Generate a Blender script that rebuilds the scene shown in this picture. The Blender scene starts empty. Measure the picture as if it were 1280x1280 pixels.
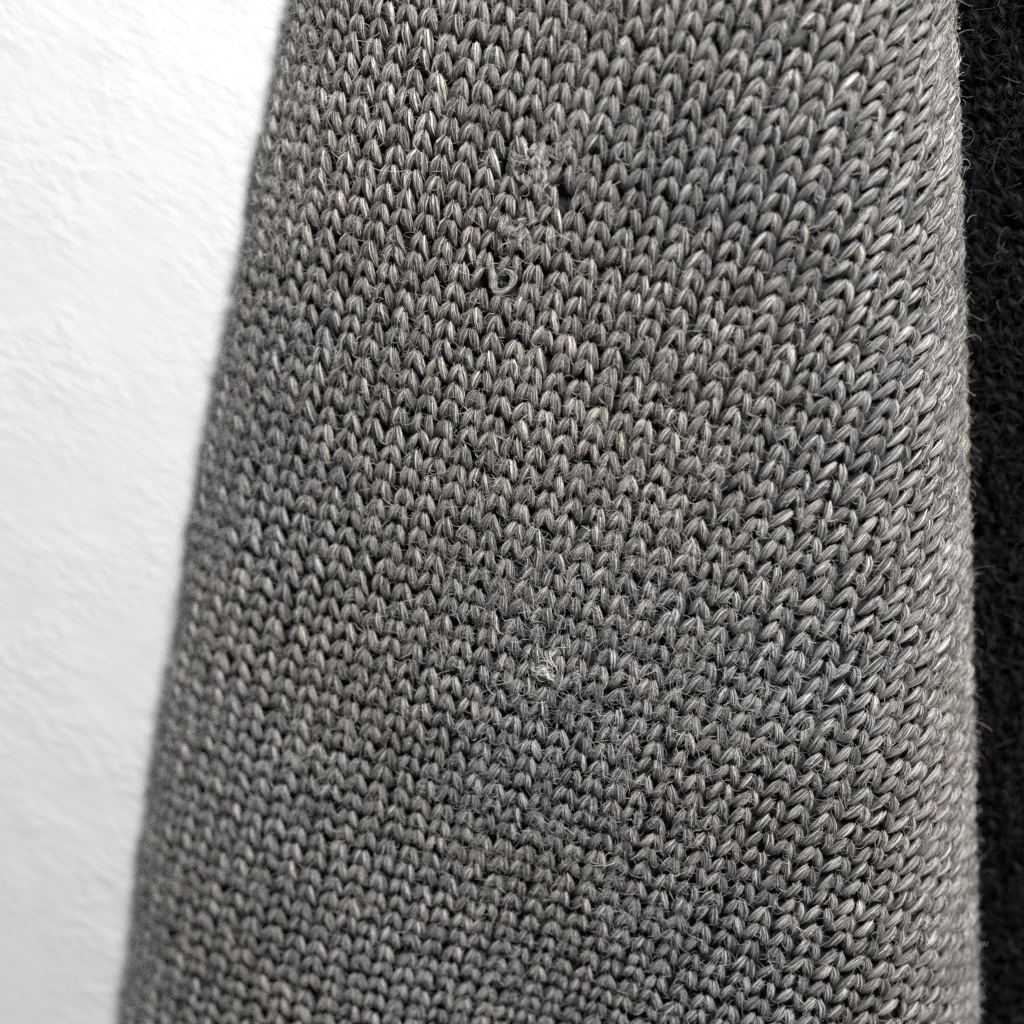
import bpy, math
import numpy as np
from mathutils import Vector

# Close-up of a melange wool knit sleeve. 1 unit = 1 cm.
sc = bpy.context.scene
sc.unit_settings.system = 'METRIC'
sc.unit_settings.scale_length = 0.01
rng = np.random.default_rng(11)
R = math.radians
PI = math.pi

# ------------------------------------------------------------------ camera, light, exposure
TAU = R(12.0)                 # the camera leans towards the top of the frame
DIST, FRAME = 12.0, 6.8
AIM = np.array([0.0, 0.0, 1.42])
cam_d = bpy.data.cameras.new('camera')
cam = bpy.data.objects.new('camera', cam_d)
sc.collection.objects.link(cam)
CAM = AIM + DIST * np.array([0, math.sin(TAU), math.cos(TAU)])
cam.location = CAM.tolist()
cam.rotation_euler = (-TAU, 0, 0)
cam_d.sensor_width = 36
cam_d.lens = 36 * DIST / FRAME
cam_d.clip_start, cam_d.clip_end = 0.5, 400
cam_d.dof.use_dof = True
cam_d.dof.focus_distance = 12.0
cam_d.dof.aperture_fstop = 0.17
sc.camera = cam

w = bpy.data.worlds.new('World')
sc.world = w
w.use_nodes = True
bg = w.node_tree.nodes['Background']
bg.inputs[0].default_value = (0.90, 0.95, 1.0, 1)
bg.inputs[1].default_value = 0.14

def area(name, loc, target, size, power, col):
    d = bpy.data.lights.new(name, 'AREA')
    d.shape = 'DISK'; d.size = size; d.energy = power; d.color = col
    o = bpy.data.objects.new(name, d); sc.collection.objects.link(o)
    o.location = loc
    o.rotation_euler = (Vector(target) - Vector(loc)).to_track_quat('-Z', 'Y').to_euler()
    return o
area('window_light', (7.5, 14, 18), (0, 0, 0), 6.0, 8600, (1.0, 0.965, 0.93))

sc.view_settings.view_transform = 'Standard'
sc.view_settings.look = 'None'
sc.view_settings.exposure = 0.0
sc.view_settings.gamma = 1.0
sc.cycles.use_denoising = False
sc.cycles.max_bounces = 6
sc.cycles.diffuse_bounces = 4

# ------------------------------------------------------------------ projection helpers
FWD = np.array([0, -math.sin(TAU), -math.cos(TAU)])
UP = np.array([0, math.cos(TAU), -math.sin(TAU)])
FPX = 1280 * DIST / FRAME
PX = FRAME / 1280             # one photo pixel in cm at the focus plane

def project(P):
    r = np.asarray(P) - CAM
    d = r @ FWD
    return np.stack([640 + FPX * r[..., 0] / d, 640 - FPX * (r @ UP) / d], -1)

def at(px, py, z):
    d = FWD + np.array([1, 0, 0]) * (px - 640) / FPX + UP * (640 - py) / FPX
    return CAM + d * (z - CAM[2]) / d[2]

# ------------------------------------------------------------------ materials
def mat_base(name):
    m = bpy.data.materials.new(name); m.use_nodes = True
    nt = m.node_tree
    return m, nt, nt.nodes['Principled BSDF']

def mat_fibre(name, rough, spec, sheen, gain=1.0):
    m, nt, b = mat_base(name)
    a = nt.nodes.new('ShaderNodeAttribute'); a.attribute_name = 'tone'
    mul = nt.nodes.new('ShaderNodeMix'); mul.data_type = 'RGBA'; mul.blend_type = 'MULTIPLY'
    mul.inputs[0].default_value = 1.0
    nt.links.new(a.outputs['Color'], mul.inputs[6])
    mul.inputs[7].default_value = (gain, gain, gain, 1)
    nt.links.new(mul.outputs[2], b.inputs['Base Color'])
    b.inputs['Roughness'].default_value = rough
    b.inputs['Specular IOR Level'].default_value = spec
    b.inputs['Sheen Weight'].default_value = sheen
    b.inputs['Sheen Roughness'].default_value = 0.4
    return m

M_wool = mat_fibre('melange_wool', 0.55, 0.35, 0.0)
M_fuzz = mat_fibre('wool_fuzz', 0.5, 0.4, 0.0)
M_black = mat_fibre('black_wool', 0.55, 0.18, 0.0)
M_lint = mat_fibre('white_lint', 0.5, 0.4, 0.2)

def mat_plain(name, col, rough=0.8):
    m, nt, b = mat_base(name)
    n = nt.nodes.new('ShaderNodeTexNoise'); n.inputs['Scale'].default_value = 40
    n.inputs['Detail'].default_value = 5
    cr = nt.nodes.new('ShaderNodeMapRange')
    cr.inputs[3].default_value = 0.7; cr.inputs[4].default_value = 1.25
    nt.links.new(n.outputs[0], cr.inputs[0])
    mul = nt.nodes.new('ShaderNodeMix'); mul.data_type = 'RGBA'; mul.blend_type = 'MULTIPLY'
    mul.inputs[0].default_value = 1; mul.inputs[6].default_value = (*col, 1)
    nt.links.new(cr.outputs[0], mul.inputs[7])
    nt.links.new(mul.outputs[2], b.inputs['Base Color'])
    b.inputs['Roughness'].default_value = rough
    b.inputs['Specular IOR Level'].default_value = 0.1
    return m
M_back_shade = mat_plain('knit_reverse_gap_shade', (0.026, 0.026, 0.028))  # darker than the yarn: shade of the gaps between stitches put into the colour
M_blackback = mat_plain('black_reverse', (0.004, 0.004, 0.005))

def mat_white():
    m, nt, b = mat_base('white_textured_paper')
    tc = nt.nodes.new('ShaderNodeTexCoord')
    def layer(scale, rot, stretch, detail):
        mp = nt.nodes.new('ShaderNodeMapping')
        mp.vector_type = 'TEXTURE'
        mp.inputs['Rotation'].default_value = (0, 0, rot)
        mp.inputs['Scale'].default_value = (1 / scale, 1 / (scale * stretch), 1 / scale)
        nt.links.new(tc.outputs['Object'], mp.inputs[0])
        n = nt.nodes.new('ShaderNodeTexNoise'); n.inputs['Scale'].default_value = 1
        n.inputs['Detail'].default_value = detail; n.inputs['Roughness'].default_value = 0.5
        nt.links.new(mp.outputs[0], n.inputs[0])
        return n.outputs[0]
    a = layer(7.0, R(-34), 1.6, 2)
    c = layer(3.2, R(-20), 1.4, 2)
    add = nt.nodes.new('ShaderNodeMath'); add.operation = 'MULTIPLY_ADD'
    nt.links.new(c, add.inputs[0]); add.inputs[1].default_value = 0.7
    nt.links.new(a, add.inputs[2])
    patch = layer(0.9, R(-50), 1.0, 2)
    pm = nt.nodes.new('ShaderNodeMapRange')
    pm.inputs[1].default_value = 0.38; pm.inputs[2].default_value = 0.68
    pm.inputs[3].default_value = 0.15; pm.inputs[4].default_value = 1.0
    nt.links.new(patch, pm.inputs[0])
    mm = nt.nodes.new('ShaderNodeMath'); mm.operation = 'MULTIPLY'
    nt.links.new(add.outputs[0], mm.inputs[0]); nt.links.new(pm.outputs[0], mm.inputs[1])
    bp = nt.nodes.new('ShaderNodeBump')
    bp.inputs['Strength'].default_value = 0.24; bp.inputs['Distance'].default_value = 0.10
    nt.links.new(mm.outputs[0], bp.inputs['Height'])
    nt.links.new(bp.outputs[0], b.inputs['Normal'])
    b.inputs['Base Color'].default_value = (0.735, 0.755, 0.765, 1)
    b.inputs['Roughness'].default_value = 0.75
    b.inputs['Specular IOR Level'].default_value = 0.2
    return m
M_white = mat_white()

# ------------------------------------------------------------------ mesh helpers
def make_mesh(name, V, F, material, tone=None, smooth=True):
    """V (n,3) float, F (m,4) int quads, tone (n,3) point colours."""
    me = bpy.data.meshes.new(name)
    V = np.ascontiguousarray(V, dtype=np.float32); F = np.ascontiguousarray(F, dtype=np.int32)
    me.vertices.add(len(V)); me.vertices.foreach_set('co', V.ravel())
    me.loops.add(F.size); me.loops.foreach_set('vertex_index', F.ravel())
    me.polygons.add(len(F))
    me.polygons.foreach_set('loop_start', np.arange(len(F), dtype=np.int32) * 4)
    me.update(calc_edges=True)
    if smooth:
        me.polygons.foreach_set('use_smooth', np.ones(len(F), dtype=bool))
    if tone is not None:
        a = me.attributes.new('tone', 'FLOAT_COLOR', 'POINT')
        a.data.foreach_set('color', np.concatenate([tone, np.ones((len(V), 1))], 1).astype(np.float32).ravel())
    me.materials.append(material)
    return me

def link(name, data, parent=None, **props):
    o = bpy.data.objects.new(name, data)
    sc.collection.objects.link(o)
    if parent is not None:
        o.parent = parent
    for k, v in props.items():
        o[k] = v
    return o

def make_hair(name, P, rad, tone, material, parent=None, **props):
    """P (n,k,3) strands, rad (n,k), tone (n,3)."""
    n, k = P.shape[:2]
    cu = bpy.data.hair_curves.new(name)
    cu.add_curves([k] * n)
    cu.attributes['position'].data.foreach_set('vector', P.astype(np.float32).ravel())
    ra = cu.attributes.get('radius') or cu.attributes.new('radius', 'FLOAT', 'POINT')
    ra.data.foreach_set('value', rad.astype(np.float32).ravel())
    ta = cu.attributes.new('tone', 'FLOAT_COLOR', 'CURVE')
    ta.data.foreach_set('color', np.concatenate([tone, np.ones((n, 1))], 1).astype(np.float32).ravel())
    cu.materials.append(material)
    return link(name, cu, parent, **props)

def smooth_noise(x, y, seed, scale):
    """cheap value noise in [0,1]"""
    g = np.random.default_rng(seed).random((64, 64))
    x = np.asarray(x) / scale; y = np.asarray(y) / scale
    x0 = np.floor(x).astype(int); y0 = np.floor(y).astype(int)
    fx = x - x0; fy = y - y0
    fx = fx * fx * (3 - 2 * fx); fy = fy * fy * (3 - 2 * fy)
    a = g[x0 % 64, y0 % 64]; b = g[(x0 + 1) % 64, y0 % 64]
    c = g[x0 % 64, (y0 + 1) % 64]; d = g[(x0 + 1) % 64, (y0 + 1) % 64]
    return (a * (1 - fx) + b * fx) * (1 - fy) + (c * (1 - fx) + d * fx) * fy

# ------------------------------------------------------------------ white surface
def white_sheet():
    n = 2
    V = np.array([[-30, -30, 0], [30, -30, 0], [30, 30, 0], [-30, 30, 0]], float)
    me = make_mesh('white_surface', V, np.array([[0, 1, 2, 3]]), M_white, smooth=False)
    link('white_surface', me, None, kind='structure', label='white textured paper surface behind the grey sleeve')
white_sheet()

# ------------------------------------------------------------------ tube surfaces
class Tube:
    """A soft flattened tube lying along y. s = arc length across from the ridge line, y = along."""
    def __init__(self, left, right, z0, ridge, H, nl, ml, nr, mr, low, bulge=None):
        self.z0 = z0
        self.bulge = bulge
        def fit(pts):
            q = np.array([at(px, py, z0) for px, py in pts])
            return np.polyfit(q[:, 1], q[:, 0], 2)
        self.cl, self.cr = fit(left), fit(right)
        th = np.linspace(0, PI / 2, 500)
        u = np.sin(th)
        zl = H * (1 - u ** nl) ** (1 / ml); xl = ridge - (1 + ridge) * u
        zr = H * (1 - u ** nr) ** (1 / mr); xr = ridge + (1 - ridge) * u
        tb = np.linspace(0, PI / 2, 160)[1:]
        xb = np.cos(tb); zb = -low * np.sin(tb)
        x = np.concatenate([(-xb)[::-1], xl[::-1], xr[1:], xb])
        z = np.concatenate([zb[::-1], zl[::-1], zr[1:], zb])
        L = np.concatenate([[0], np.cumsum(np.hypot(np.diff(x), np.diff(z)))])
        k0 = len(xb) + len(xl) - 1
        self.L = L - L[k0]; self.x = x; self.z = z
        self.smin, self.smax = self.L[0], self.L[-1]
        self.sl, self.sr = self.L[len(xb)], self.L[len(xb) + len(xl) + len(xr) - 2]
    def pos(self, s, y):
        a = np.polyval(self.cl, y); b = np.polyval(self.cr, y)
        c, hw = (a + b) / 2, (b - a) / 2
        t = np.clip(s / hw, self.smin, self.smax)
        x = c + hw * np.interp(t, self.L, self.x)
        z = self.z0 + hw * np.interp(t, self.L, self.z)
        if self.bulge is not None:
            z = z + self.bulge(x, y)
        return np.stack([x, y + 0 * x, z], -1)
    def normal(self, s, y, e=0.02):
        ds = self.pos(s + e, y) - self.pos(s - e, y)
        dy = self.pos(s, y + e) - self.pos(s, y - e)
        n = np.cross(ds, dy)
        return n / (np.linalg.norm(n, axis=-1, keepdims=True) + 1e-12)
    def unproject(self, px, py):
        px = np.asarray(px, float); py = np.asarray(py, float)
        q = np.array([at(a, b, 1.3) for a, b in zip(px.ravel(), py.ravel())])
        s = q[:, 0] - 0.5; y = q[:, 1].copy()
        for _ in range(40):
            e = 0.01
            p0 = project(self.pos(s, y)); ps = project(self.pos(s + e, y)); py_ = project(self.pos(s, y + e))
            J = np.stack([(ps - p0) / e, (py_ - p0) / e], -1)
            r = np.stack([px.ravel(), py.ravel()], -1) - p0
            det = J[:, 0, 0] * J[:, 1, 1] - J[:, 0, 1] * J[:, 1, 0]
            det = np.where(np.abs(det) < 1e-3, 1e-3, det)
            d0 = (J[:, 1, 1] * r[:, 0] - J[:, 0, 1] * r[:, 1]) / det
            d1 = (-J[:, 1, 0] * r[:, 0] + J[:, 0, 0] * r[:, 1]) / det
            s = s + np.clip(d0, -.3, .3); y = y + np.clip(d1, -.3, .3)
        return s, y
    def mesh(self, y0, y1, inset):
        ns, ny = 120, 60
        t = np.concatenate([np.linspace(self.smin, self.smax, ns)])
        yy = np.linspace(y0, y1, ny)
        T, Y = np.meshgrid(t, yy, indexing='ij')
        hw = (np.polyval(self.cr, Y) - np.polyval(self.cl, Y)) / 2
        S = T * hw
        P = self.pos(S, Y) - inset * self.normal(S, Y)
        P[..., 2] = np.maximum(P[..., 2], 0.012)
        idx = np.arange(ns * ny).reshape(ns, ny)
        F = np.stack([idx[:-1, :-1], idx[1:, :-1], idx[1:, 1:], idx[:-1, 1:]], -1).reshape(-1, 4)
        return P.reshape(-1, 3), F

class Lattice:
    """maps between knit coordinates (i across a course, j down a wale) and the tube's (s, y)"""
    def __init__(self, ci, cj):
        self.ci, self.cj = ci, cj
    @staticmethod
    def basis(s, y):
        return np.stack([s, y, s * s, s * y, y * y, s ** 3], -1)
    lo, hi = -99.0, 99.0           # beyond these the steps stay as they are, round the roll of the edge
    def ij(self, s, y):
        c = np.clip(s, self.lo, self.hi)
        B = self.basis(c, y)
        ai, _ = self._grad(c, y, self.ci); aj, _ = self._grad(c, y, self.cj)
        return B @ self.ci + ai * (s - c), B @ self.cj + aj * (s - c)
    @staticmethod
    def _grad(s, y, c):
        return c[0] + 2 * c[2] * s + c[3] * y + 3 * c[5] * s * s, c[1] + c[3] * s + 2 * c[4] * y
    def grad(self, s, y, c):
        k = np.clip(s, self.lo, self.hi)
        gs, gy = self._grad(k, y, c)
        return gs, gy + c[3] * (s - k)
    def sy(self, i, j, start=None):
        i = np.asarray(i, float); j = np.asarray(j, float)
        if start is None:
            if not hasattr(self, 'tab'):
                gs, gy = np.meshgrid(np.linspace(-5, 4, 110), np.linspace(-5.5, 5.2, 130), indexing='ij')
                gs, gy = gs.ravel(), gy.ravel()
                self.tab = (gs, gy) + self.ij(gs, gy)
            gs, gy, gi, gj = self.tab
            fi, fj = i.ravel(), j.ravel()
            k = np.array([np.argmin((gi - p) ** 2 + (gj - q_) ** 2) for p, q_ in zip(fi, fj)])
            s, y = gs[k].reshape(i.shape), gy[k].reshape(i.shape)
        else:
            s, y = start
        for _ in range(12):
            fi, fj = self.ij(s, y)
            a, b = self.grad(s, y, self.ci); c, d = self.grad(s, y, self.cj)
            det = a * d - b * c
            ri, rj = i - fi, j - fj
            s = s + np.clip((d * ri - b * rj) / det, -.2, .2)
            y = y + np.clip((-c * ri + a * rj) / det, -.2, .2)
        return s, y

# ------------------------------------------------------------------ knit generator
def leg_fibres(tube, lat, I, J, nf, yarn, tone_fn, mess=None, rings=5, fw=0.0033, rad=None):
    """All stitches (I, J): two legs each, a bundle of nf fibres round a core.
    Returns V (S, n, 3), F (m, 4) for one stitch, tone (S, n, 3)."""
    S = len(I)
    t = np.linspace(0, 1, rings)
    side = np.array([-1.0, 1.0])
    jit = rng.normal(0, 1, (S, 2, 6))
    wob = 0.045
    mess = np.zeros(S) if mess is None else mess
    wob = (wob + 0.28 * mess)[:, None, None]
    T = t[None, None, :]
    # centre line in knit units
    di = -0.01 + side[None, :, None] * (0.078 + np.array([0.315, 0.305])[None, :, None] * T ** 0.8) + wob * (jit[..., 0:1] * 0.7 + jit[..., 1:2] * (T - .5))
    dj = -0.06 + 1.12 * T * (1 + 0.05 * jit[..., 2:3]) + wob * jit[..., 3:4]
    ii = I[:, None, None] + di; jj = J[:, None, None] + dj
    s_, y_ = lat.sy(I, J)
    s, y = lat.sy(ii, jj, (s_[:, None, None] + 0 * ii, y_[:, None, None] + 0 * ii))
    P0 = tube.pos(s, y); N = tube.normal(s, y)
    # thickness over the surface: rises from under the stitch above, dives under the one below
    h = yarn * (0.60 + 1.3 * T * np.exp(-T * 2.2) * 1.6 - 2.5 * T ** 1.9
                + 0.20 * jit[..., 4:5] * (1 + 2 * mess[:, None, None]))
    C = P0 + N * h[..., None]
    Tan = np.gradient(C, axis=2); Tan /= np.linalg.norm(Tan, axis=-1, keepdims=True)
    B = np.cross(Tan, N); B /= np.linalg.norm(B, axis=-1, keepdims=True)
    Nn = np.cross(B, Tan)
    rr = yarn * (0.38 + 0.66 * np.sin(PI * np.clip(0.09 + 0.89 * T, 0, 1) ** 0.88) ** 0.9) * (1 + 0.08 * jit[..., 5:6])
    # core
    nc = 7
    ph = np.linspace(0, 2 * PI, nc, endpoint=False)
    core = C[:, :, :, None, :] + 0.80 * rr[..., None, None] * (
        np.cos(ph)[None, None, None, :, None] * B[:, :, :, None, :] + np.sin(ph)[None, None, None, :, None] * Nn[:, :, :, None, :])
    # fibres on the upper side
    p0 = rng.uniform(R(-35), R(215), (S, 2, nf, 1))
    tw = rng.normal(0.75, 0.30, (S, 2, nf, 1)) * side[None, :, None, None] * -1
    rho = rng.uniform(0.72, 1.10, (S, 2, nf, 1)) + 0.10 * rng.normal(0, 1, (S, 2, nf, rings)) * 0.6
    loose = (rng.random((S, 2, nf, 1)) < 0.16 + 0.25 * mess[:, None, None, None]) * rng.uniform(0.1, 0.8, (S, 2, nf, 1))
    endw = np.abs(t - rng.uniform(0.3, 0.7, (S, 2, nf, 1))) ** 2 * 2.2
    rho = rho + loose * endw
    phi = p0 + tw * (t - 0.5) + 0.10 * rng.normal(0, 1, (S, 2, nf, rings))
    # start/end of every fibre differ, so that the bundle's tips fray
    sh = rng.normal(0, 0.05, (S, 2, nf, 1))
    off = rr[:, :, None, :, None] * rho[..., None] * (
        np.cos(phi)[..., None] * B[:, :, None] + np.sin(phi)[..., None] * Nn[:, :, None])
    step = np.linalg.norm(C[:, :, -1] - C[:, :, 0], axis=-1)[:, :, None, None, None]
    FC = C[:, :, None] + off + sh[..., None] * step * Tan[:, :, None]
    outd = off / (np.linalg.norm(off, axis=-1, keepdims=True) + 1e-9)
    lat_d = np.cross(np.broadcast_to(Tan[:, :, None], outd.shape), outd)
    taper = np.array([0.55] + [1.0] * (rings - 2) + [0.45])
    wd = fw * rng.uniform(0.7, 1.35, (S, 2, nf, 1)) * taper
    rib = np.stack([FC - lat_d * wd[..., None], FC + outd * (wd * 0.8)[..., None], FC + lat_d * wd[..., None]], axis=4)
    V = np.concatenate([core.reshape(S, -1, 3), rib.reshape(S, -1, 3)], 1)
    # faces of one stitch
    Fs = []
    for l in range(2):
        o = l * rings * nc
        for r_ in range(rings - 1):
            for k in range(nc):
                k2 = (k + 1) % nc
                Fs.append((o + r_ * nc + k, o + r_ * nc + k2, o + (r_ + 1) * nc + k2, o + (r_ + 1) * nc + k))
    base = 2 * rings * nc
    q = np.arange(2 * nf * rings * 3).reshape(2 * nf, rings, 3) + base
    F2 = np.stack([q[:, :-1, :-1], q[:, :-1, 1:], q[:, 1:, 1:], q[:, 1:, :-1]], -1).reshape(-1, 4)
    F = np.concatenate([np.array(Fs), F2])
    # colours
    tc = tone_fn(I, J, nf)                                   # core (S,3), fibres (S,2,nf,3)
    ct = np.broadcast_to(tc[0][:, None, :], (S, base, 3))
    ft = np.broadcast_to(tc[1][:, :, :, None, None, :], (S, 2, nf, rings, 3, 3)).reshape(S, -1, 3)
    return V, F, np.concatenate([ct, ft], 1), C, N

def merge(V, F, tone):
    S, n = V.shape[:2]
    FF = (F[None] + (np.arange(S) * n)[:, None, None]).reshape(-1, 4)
    return V.reshape(-1, 3), FF, tone.reshape(-1, 3)

def wool_tone(I, J, nf):
    S = len(I)
    # melange yarn: its colour drifts along the course (j is one pass of yarn)
    drift = smooth_noise(I + 37 * J, J * 0.6, 5, 3.2) - 0.5
    drift = drift * 0.5 + 0.5 * rng.normal(0, 0.25, S)
    patch = smooth_noise(I + 20, J + 3, 33, 11.0) - 0.5
    base = 0.37 * np.exp(0.55 * drift + 0.35 * patch)
    hue = (smooth_noise(I + 11 * J, J, 8, 2.5) - 0.5)[:, None]
    wide = (smooth_noise(I + 5, J + 9, 15, 8.0) - 0.45)[:, None]
    warm = np.array([1.0, 0.972, 0.942]) + hue * np.array([0.03, 0.0, -0.05]) + wide * np.array([0.06, 0.0, -0.10])
    fb = base[:, None, None] * np.exp(rng.normal(0, 0.42, (S, 2, nf)))
    dark = rng.random((S, 2, nf)) < 0.26
    fb = np.where(dark, fb * 0.25, fb)
    fb = np.clip(fb, 0.02, 0.80)
    ftone = fb[..., None] * warm[:, None, None, :] * (1 + rng.normal(0, 0.03, (S, 2, nf, 3)))
    return 0.30 * base[:, None] * warm, ftone  # core darkened below the yarn colour: painted occlusion between the fibres

def black_tone(I, J, nf):
    S = len(I)
    fb = 0.0032 * np.exp(rng.normal(0, 0.6, (S, 2, nf)))
    return np.full((S, 3), 0.003) * np.array([1, 1, 1.1]), fb[..., None] * np.array([1.0, 1.0, 1.08])

def fuzz_strands(roots, nrm, n_pts, length, curl, lift, tang):
    """random curly fibres standing off the yarn"""
    n = len(roots)
    P = np.zeros((n, n_pts, 3))
    rnd = rng.normal(0, 1, (n, 3))
    d = rnd - nrm * np.sum(rnd * nrm, -1, keepdims=True)
    d = d / (np.linalg.norm(d, axis=-1, keepdims=True) + 1e-9)
    d = d * tang + nrm * (lift * rng.uniform(0.1, 1.2, (n, 1)))
    d /= np.linalg.norm(d, axis=-1, keepdims=True)
    ax = rng.normal(0, 1, (n, 3)) + nrm * 0.8
    ax /= np.linalg.norm(ax, axis=-1, keepdims=True)
    ang = rng.normal(0, 1, (n, 1)) * curl
    step = (length / (n_pts - 1))[:, None]
    P[:, 0] = roots
    for k in range(1, n_pts):
        P[:, k] = P[:, k - 1] + d * step
        d = d + np.cross(ax, d) * ang + rng.normal(0, 0.16, (n, 3)) - nrm * 0.06
        d /= np.linalg.norm(d, axis=-1, keepdims=True)
    return P

# ------------------------------------------------------------------ the grey sleeve
def sleeve_bulge(x, y):
    # the cloth sags a little towards the bottom of the frame, left of its ridge
    return -0.045 * np.maximum(0, -0.7 - y) ** 2 * np.exp(-((x - 0.35) / 1.1) ** 2)
LEFT = [(372, 0), (252, 640), (160, 1280)]
RIGHT = [(1177, 0), (1193, 640), (1203, 1280)]
tube = Tube(LEFT, RIGHT, 0.16, 0.40, 0.55, 1.65, 1.3, 3.2, 2.0, 0.05, sleeve_bulge)

# course / wale steps of the knit, measured as short vectors at several spots
SAMPLES = [((460, 140), (28.8, 9.6), (-7.0, 23.8)), ((1040, 120), (34, 11), (-8.5, 24.4)),
           ((340, 800), (27, 9.5), (-5, 21.5)), ((460, 1160), (26, 4.5), (-5, 19.2)),
           ((1040, 1140), (33.7, 12.5), (-9, 21.5)), ((1075, 525), (34.8, 12.9), (-11, 24.4)),
           ((520, 500), (29.3, 8.2), (-4.9, 21.3)), ((780, 100), (28.5, 9), (-6.5, 24)),
           ((800, 760), (30, 9.5), (-6.5, 22)), ((640, 830), (28.5, 8.5), (-5.5, 21.5)),
           ((640, 420), (29.2, 8.5), (-5.5, 22.5))]
def fit_lattice(tube):
    rows, ri, rj = [], [], []
    for (p, a, b) in SAMPLES:
        for v, vi, vj in ((a, 1, 0), (b, 0, 1)):
            px = [p[0] - v[0], p[0] + v[0]]; py = [p[1] - v[1], p[1] + v[1]]
            s, y = tube.unproject(px, py)
            bb = Lattice.basis(s, y)
            rows.append((bb[1] - bb[0]) / 2); ri.append(vi); rj.append(vj)
    A = np.array(rows)
    reg = np.diag([0, 0, 1, 1, 1.0, 3.0]) * 0.05
    A2 = np.concatenate([A, reg]); z = np.zeros(6)
    ci = np.linalg.lstsq(A2, np.concatenate([ri, z]), rcond=None)[0]
    cj = np.linalg.lstsq(A2, np.concatenate([rj, z]), rcond=None)[0]
    return Lattice(ci, cj)
lat = fit_lattice(tube)
lat.lo = float(tube.unproject([345], [640])[0][0]); lat.hi = float(tube.unproject([1040], [640])[0][0])
Y0, Y1 = -4.9, 4.6
YARN = 5.7 * PX

sleeve = link('knitted_sleeve', None, None, category='sleeve',
              label='grey melange wool knitted sleeve with small pills, lying beside black fuzzy fabric')
sleeve.location = (0, 0, 0)
Vb, Fb = tube.mesh(Y0, Y1, 0.085)
link('inner_fabric', make_mesh('inner_fabric', Vb, Fb, M_back_shade), sleeve)  # backing coloured dark to paint the shade in the stitch gaps

def grid_for(tube, lat, y0, y1, slo, shi):
    yy = np.linspace(y0, y1, 40)
    pts = []
    for y in yy:
        hw = (np.polyval(tube.cr, y) - np.polyval(tube.cl, y)) / 2
        for t in (slo, 0, shi):
            pts.append(lat.ij(np.array(t * hw), np.array(y)))
    pts = np.array(pts)
    i0, j0 = np.floor(pts.min(0)); i1, j1 = np.ceil(pts.max(0))
    I, J = np.meshgrid(np.arange(i0, i1 + 1), np.arange(j0, j1 + 1), indexing='ij')
    I = I.ravel().astype(float); J = J.ravel().astype(float)
    s, y = lat.sy(I, J)
    hw = (np.polyval(tube.cr, y) - np.polyval(tube.cl, y)) / 2
    ok = (y > y0) & (y < y1) & (s / hw > slo) & (s / hw < shi)
    return I[ok], J[ok]

SLO, SHI = tube.sl - 0.10, tube.sr + 0.10
I, J = grid_for(tube, lat, Y0, Y1, SLO, SHI)
s0, y0 = lat.sy(I, J + 0.5)
q = project(tube.pos(s0, y0))
gone = np.hypot(q[:, 0] - 632, q[:, 1] - 356) < 13     # worn away under the loop
I, J, q = I[~gone], J[~gone], q[~gone]
inside = (q[:, 0] > -40) & (q[:, 0] < 1320) & (q[:, 1] > -45) & (q[:, 1] < 1325)

# spots where the surface is worn and the stitches are pulled about
WORN = [(668, 212, 26, 0.9), (690, 250, 24, 0.8), (640, 292, 20, 0.8), (632, 352, 20, 0.8), (690, 850, 26, 0.5),
        (700, 905, 30, 0.35)]
mess = 0.03 + 0.14 * np.exp(-(((q[:, 0] - 790) / 230) ** 2 + ((q[:, 1] - 800) / 280) ** 2))
for wx, wy, wr, ww in WORN:
    mess = np.maximum(mess, ww * np.exp(-((q[:, 0] - wx) ** 2 + (q[:, 1] - wy) ** 2) / (2 * wr * wr) * 1.2))

Iv, Jv = I[inside], J[inside]
NF = 26
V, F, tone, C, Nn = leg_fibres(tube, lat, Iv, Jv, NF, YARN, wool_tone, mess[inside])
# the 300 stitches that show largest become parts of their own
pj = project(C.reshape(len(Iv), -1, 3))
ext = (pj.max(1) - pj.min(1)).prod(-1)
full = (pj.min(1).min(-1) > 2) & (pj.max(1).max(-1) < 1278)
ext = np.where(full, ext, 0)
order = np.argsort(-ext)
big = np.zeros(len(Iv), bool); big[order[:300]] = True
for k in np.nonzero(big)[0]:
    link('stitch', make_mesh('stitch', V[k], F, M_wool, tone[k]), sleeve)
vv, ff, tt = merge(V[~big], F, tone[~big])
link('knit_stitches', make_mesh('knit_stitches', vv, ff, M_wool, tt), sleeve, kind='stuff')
# beyond the frame, the same knit with fewer fibres
V2, F2, t2, C2, N2 = leg_fibres(tube, lat, I[~inside], J[~inside], 9, YARN, wool_tone, None, fw=0.0065)
vv, ff, tt = merge(V2, F2, t2)
link('knit_margin', make_mesh('knit_margin', vv, ff, M_wool, tt), sleeve, kind='stuff')
import sys; print('stitches', len(Iv), 'margin', int((~inside).sum()), 'tris', 2 * len(F) * len(Iv), file=open('/tmp/st.txt','w'))

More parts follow.
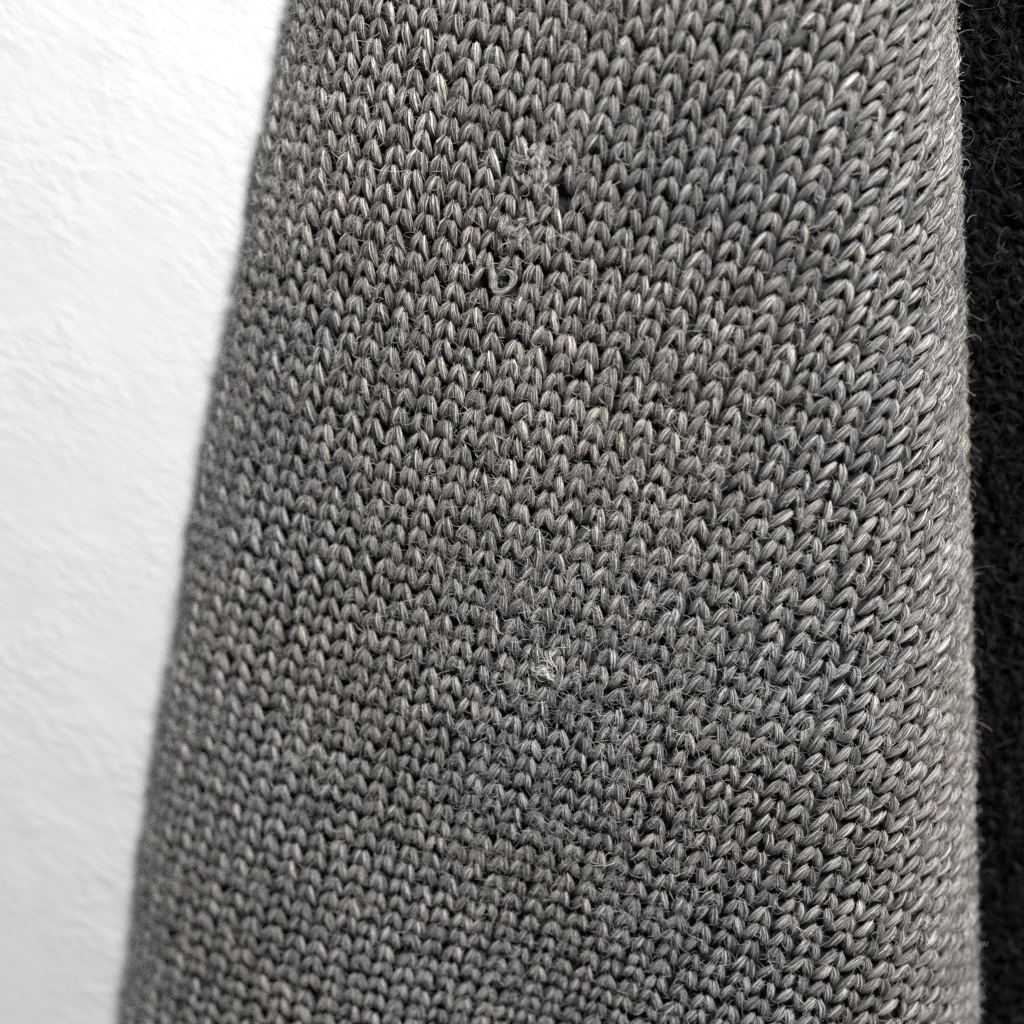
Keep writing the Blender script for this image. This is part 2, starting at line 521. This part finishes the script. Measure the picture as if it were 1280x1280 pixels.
# loose fibres over the whole face
def fuzz_density(px, py):
    d = 0.30 + 0.75 * np.exp(-(((px - 760) / 230) ** 2 + ((py - 800) / 300) ** 2))
    d += 0.35 * np.exp(-((px - 300) / 140) ** 2) + 1.8 * np.exp(-((px - (345 - 0.16 * py)) / 60) ** 2)
    d *= 0.6 + 0.8 * smooth_noise(px, py, 21, 55)
    return d
def scatter(Cc, Nc, count, weight=None):
    n = Cc.shape[0] * Cc.shape[1]
    Cf = Cc.reshape(n, Cc.shape[2], 3); Nf = Nc.reshape(n, Cc.shape[2], 3)
    k = rng.choice(n, count, p=None if weight is None else weight / weight.sum())
    r_ = rng.integers(0, Cc.shape[2] - 2, count)
    f = rng.random((count, 1))
    return Cf[k, r_] * (1 - f) + Cf[k, r_ + 1] * f, Nf[k, r_]
wts = np.repeat(fuzz_density(q[inside][:, 0], q[inside][:, 1]), 2)
roots, nr = scatter(C, Nn, 60000, wts)
roots = roots + nr * YARN * 0.5 + rng.normal(0, YARN * 0.5, roots.shape)
ln = rng.gamma(1.8, 5.0, len(roots)) * PX + 4 * PX
P = fuzz_strands(roots, nr, 8, ln, 0.34, 0.50, 1.0)
tn = np.clip(0.33 * np.exp(rng.normal(0, 0.55, (len(roots), 1))), 0.03, 0.85) * np.array([1, 0.985, 0.965])
rad = 0.25 * PX * rng.uniform(0.6, 1.35, (len(roots), 1)) * np.linspace(1, 0.55, 8)
make_hair('wool_fuzz', P, rad, tn, M_fuzz, sleeve, kind='stuff')

# ------------------------------------------------------------------ pills: small felted curls on the sleeve
def curl_bundle(px, py, kind, nfib, rad_px, tone_v, spread=0.25, height=4.0, arc=1.9, angle=0.6):
    """a ring or knot of fibres rising from the face of the sleeve"""
    s, y = tube.unproject([px], [py])
    o = tube.pos(s, y)[0]; n = tube.normal(s, y)[0]
    e1 = np.cross([0, 1, 0], n); e1 /= np.linalg.norm(e1); e2 = np.cross(n, e1)
    K = 14
    Vs, Fs, Ts = [], [], []
    off = 0
    for f in range(nfib):
        a0 = rng.uniform(0, 2 * PI)
        if kind == 'ring':
            an = 2.4 + rng.normal(0, 0.45) + np.linspace(0, arc * PI * rng.uniform(0.75, 1.05), K)
            rr = rad_px * rng.normal(1.0, spread) * (1 + 0.10 * np.sin(an * 2 + rng.uniform(0, 1.5)) - 0.02 * np.arange(K) / K)
            el = rng.normal(0.82, 0.05); ro = rng.normal(0.5, 0.12)
            cx, cy = rr * np.cos(an), rr * np.sin(an) * el
            lx = cx * math.cos(ro) - cy * math.sin(ro); ly = cx * math.sin(ro) + cy * math.cos(ro)
            hz = height * (1.0 + 0.6 * rng.normal() * 0.5 + 0.5 * np.sin(an + rng.uniform(0, 6)))
        elif kind == 'knot':
            an = a0 + np.linspace(0, rng.normal(2.0, 1.2), K)
            c = rng.normal(0, rad_px * 0.45, 2)
            rr = rad_px * rng.uniform(0.3, 0.75)
            lx = c[0] + rr * np.cos(an); ly = c[1] + rr * np.sin(an)
            hz = height * rng.uniform(0.4, 1.6) + 0 * an + np.sin(an) * 2
        else:  # strip: fibres running side by side with a little bow
            dd = rng.normal(angle, 0.22)
            tt_ = np.linspace(-1, 1, K)
            c = rng.normal(0, rad_px * 0.22, 2)
            lx = c[0] + tt_ * rad_px * math.cos(dd); ly = c[1] + tt_ * rad_px * math.sin(dd) + 2 * tt_ ** 2
            hz = height * (1.2 - 0.7 * tt_ ** 2) * rng.uniform(0.6, 1.3)
        P = o + PX * (lx[:, None] * e1 + ly[:, None] * e2 + (hz * np.ones(K))[:, None] * n)
        P = P + rng.normal(0, 0.35 * PX, P.shape)
        Tn = np.gradient(P, axis=0); Tn /= np.linalg.norm(Tn, axis=-1, keepdims=True)
        B = np.cross(Tn, n); B /= np.linalg.norm(B, axis=-1, keepdims=True) + 1e-9
        U = np.cross(B, Tn)
        wv = (0.48 * PX * rng.uniform(0.7, 1.4)) * np.concatenate([[0.4], np.ones(K - 2), [0.4]])[:, None]
        ph = np.array([R(-30), R(90), R(210)])
        ringv = P[:, None] + wv[:, None] * (np.cos(ph)[None, :, None] * B[:, None] + np.sin(ph)[None, :, None] * U[:, None])
        Vs.append(ringv.reshape(-1, 3))
        q_ = np.arange(K * 3).reshape(K, 3) + off
        for a in range(3):
            b = (a + 1) % 3
            Fs.append(np.stack([q_[:-1, a], q_[:-1, b], q_[1:, b], q_[1:, a]], -1))
        v = np.clip(tone_v * math.exp(rng.normal(0, 0.4)), 0.02, 0.85)
        Ts.append(np.full((K * 3, 3), v) * np.array([1, 0.985, 0.96]))
        off += K * 3
    return np.concatenate(Vs), np.concatenate(Fs), np.concatenate(Ts)

def bundle_object(name, specs, material, parent=None, **props):
    Vs, Fs, Ts = [], [], []; off = 0
    for sp in specs:
        v, f, t = curl_bundle(*sp[0], **sp[1])
        Vs.append(v); Fs.append(f + off); Ts.append(t); off += len(v)
    return link(name, make_mesh(name, np.concatenate(Vs), np.concatenate(Fs), material, np.concatenate(Ts)), parent, **props)

def clumps(px, py, n, sx, sy, tone_v, rad_px=8.0, nf=14):
    """short tufts lying over each other, as matted fibres do"""
    out = []
    for _ in range(n):
        out.append(((px + rng.normal(0, sx), py + rng.normal(0, sy), 'strip', nf, rad_px * rng.uniform(0.7, 1.35), tone_v * rng.uniform(0.75, 1.2)),
                    dict(height=rng.uniform(6, 12), angle=rng.normal(1.3, 0.8))))
    out.append(((px, py, 'knot', 14, sx * 1.3, tone_v * 0.8), dict(height=6)))
    return out
bundle_object('pill', [((632, 352, 'ring', 44, 14.0, 0.40), dict(height=8, arc=1.6, spread=0.13)),
                       ((632, 352, 'knot', 10, 9.0, 0.25), dict(height=3))] + clumps(642, 376, 2, 4, 4, 0.42, 10.0), M_wool, sleeve,
              label='curled loop of worn fibres standing up from the knit')
bundle_object('pill', clumps(668, 214, 15, 15, 11, 0.42), M_wool, sleeve,
              label='wide flat pill of matted fibres near the top of the sleeve')
bundle_object('pill', clumps(702, 188, 4, 9, 3, 0.36, 10), M_wool, sleeve, label='narrow pill just above and right of the wide flat one')
bundle_object('pill', clumps(645, 290, 9, 10, 8, 0.42), M_wool, sleeve,
              label='small matted pill between the wide pill and the curled loop')

# ------------------------------------------------------------------ lint
bundle_object('lint_tuft', [((678, 836, 'strip', 30, 10.0, 0.66), dict(height=11, angle=0.5)), ((688, 842, 'strip', 26, 9.0, 0.66), dict(height=12, angle=-1.0)), ((684, 836, 'knot', 30, 13.0, 0.55), dict(height=9)),
                            ((690, 824, 'strip', 24, 10.0, 0.55), dict(height=10, angle=-1.1))], M_lint, None,
              category='lint', label='pale white lint tuft caught on the lower middle of the grey knit')
bundle_object('lint_tuft', [((724, 842, 'knot', 26, 7.0, 0.55), dict(height=11))], M_lint, None,
              category='lint', label='tiny cream lint speck just right of the white lint tuft')

# ------------------------------------------------------------------ the black fabric beside it
BL = [(1188, 0), (1205, 640), (1216, 1280)]
BR = [(2050, 0), (2060, 640), (2070, 1280)]
btube = Tube(BL, BR, 0.18, 0.0, 0.28, 2.6, 1.8, 2.6, 1.8, 0.08)
blat = Lattice(np.array([1 / (30 * PX), 0.25, 0, 0, 0.0, 0]), np.array([0.3, -1 / (22.5 * PX), 0, 0, 0.0, 0]))
garment = link('black_fabric', None, None, category='garment',
               label='black fuzzy wool fabric along the right side of the grey sleeve')
Vb, Fb = btube.mesh(Y0, Y1, 0.045)
link('inner_fabric', make_mesh('inner_fabric', Vb, Fb, M_blackback), garment)
bi, bj = grid_for(btube, blat, Y0, Y1, btube.sl - 0.05, btube.sl + 0.75)
bs, by = blat.sy(bi, bj)
V3, F3, t3, C3, N3 = leg_fibres(btube, blat, bi, bj, 12, YARN, black_tone, np.full(len(bi), 0.6), fw=0.005)
vv, ff, tt = merge(V3, F3, t3)
link('black_stitches', make_mesh('black_stitches', vv, ff, M_black, tt), garment, kind='stuff')
roots, nr = scatter(C3, N3, 22000)
roots = roots + nr * YARN * 0.6 + rng.normal(0, YARN * 0.5, roots.shape)
P = fuzz_strands(roots, nr, 8, rng.gamma(3.0, 6.0, len(roots)) * PX + 5 * PX, 0.40, 0.9, 1.0)
tn = np.clip(0.015 * np.exp(rng.normal(0, 0.9, (len(roots), 1))), 0.004, 0.4) * np.array([1, 1, 1.03])
make_hair('black_fuzz', P, 0.34 * PX * rng.uniform(0.6, 1.3, (len(roots), 1)) * np.linspace(1, 0.55, 8), tn, M_black, garment, kind='stuff')
print('black stitches', len(bi))
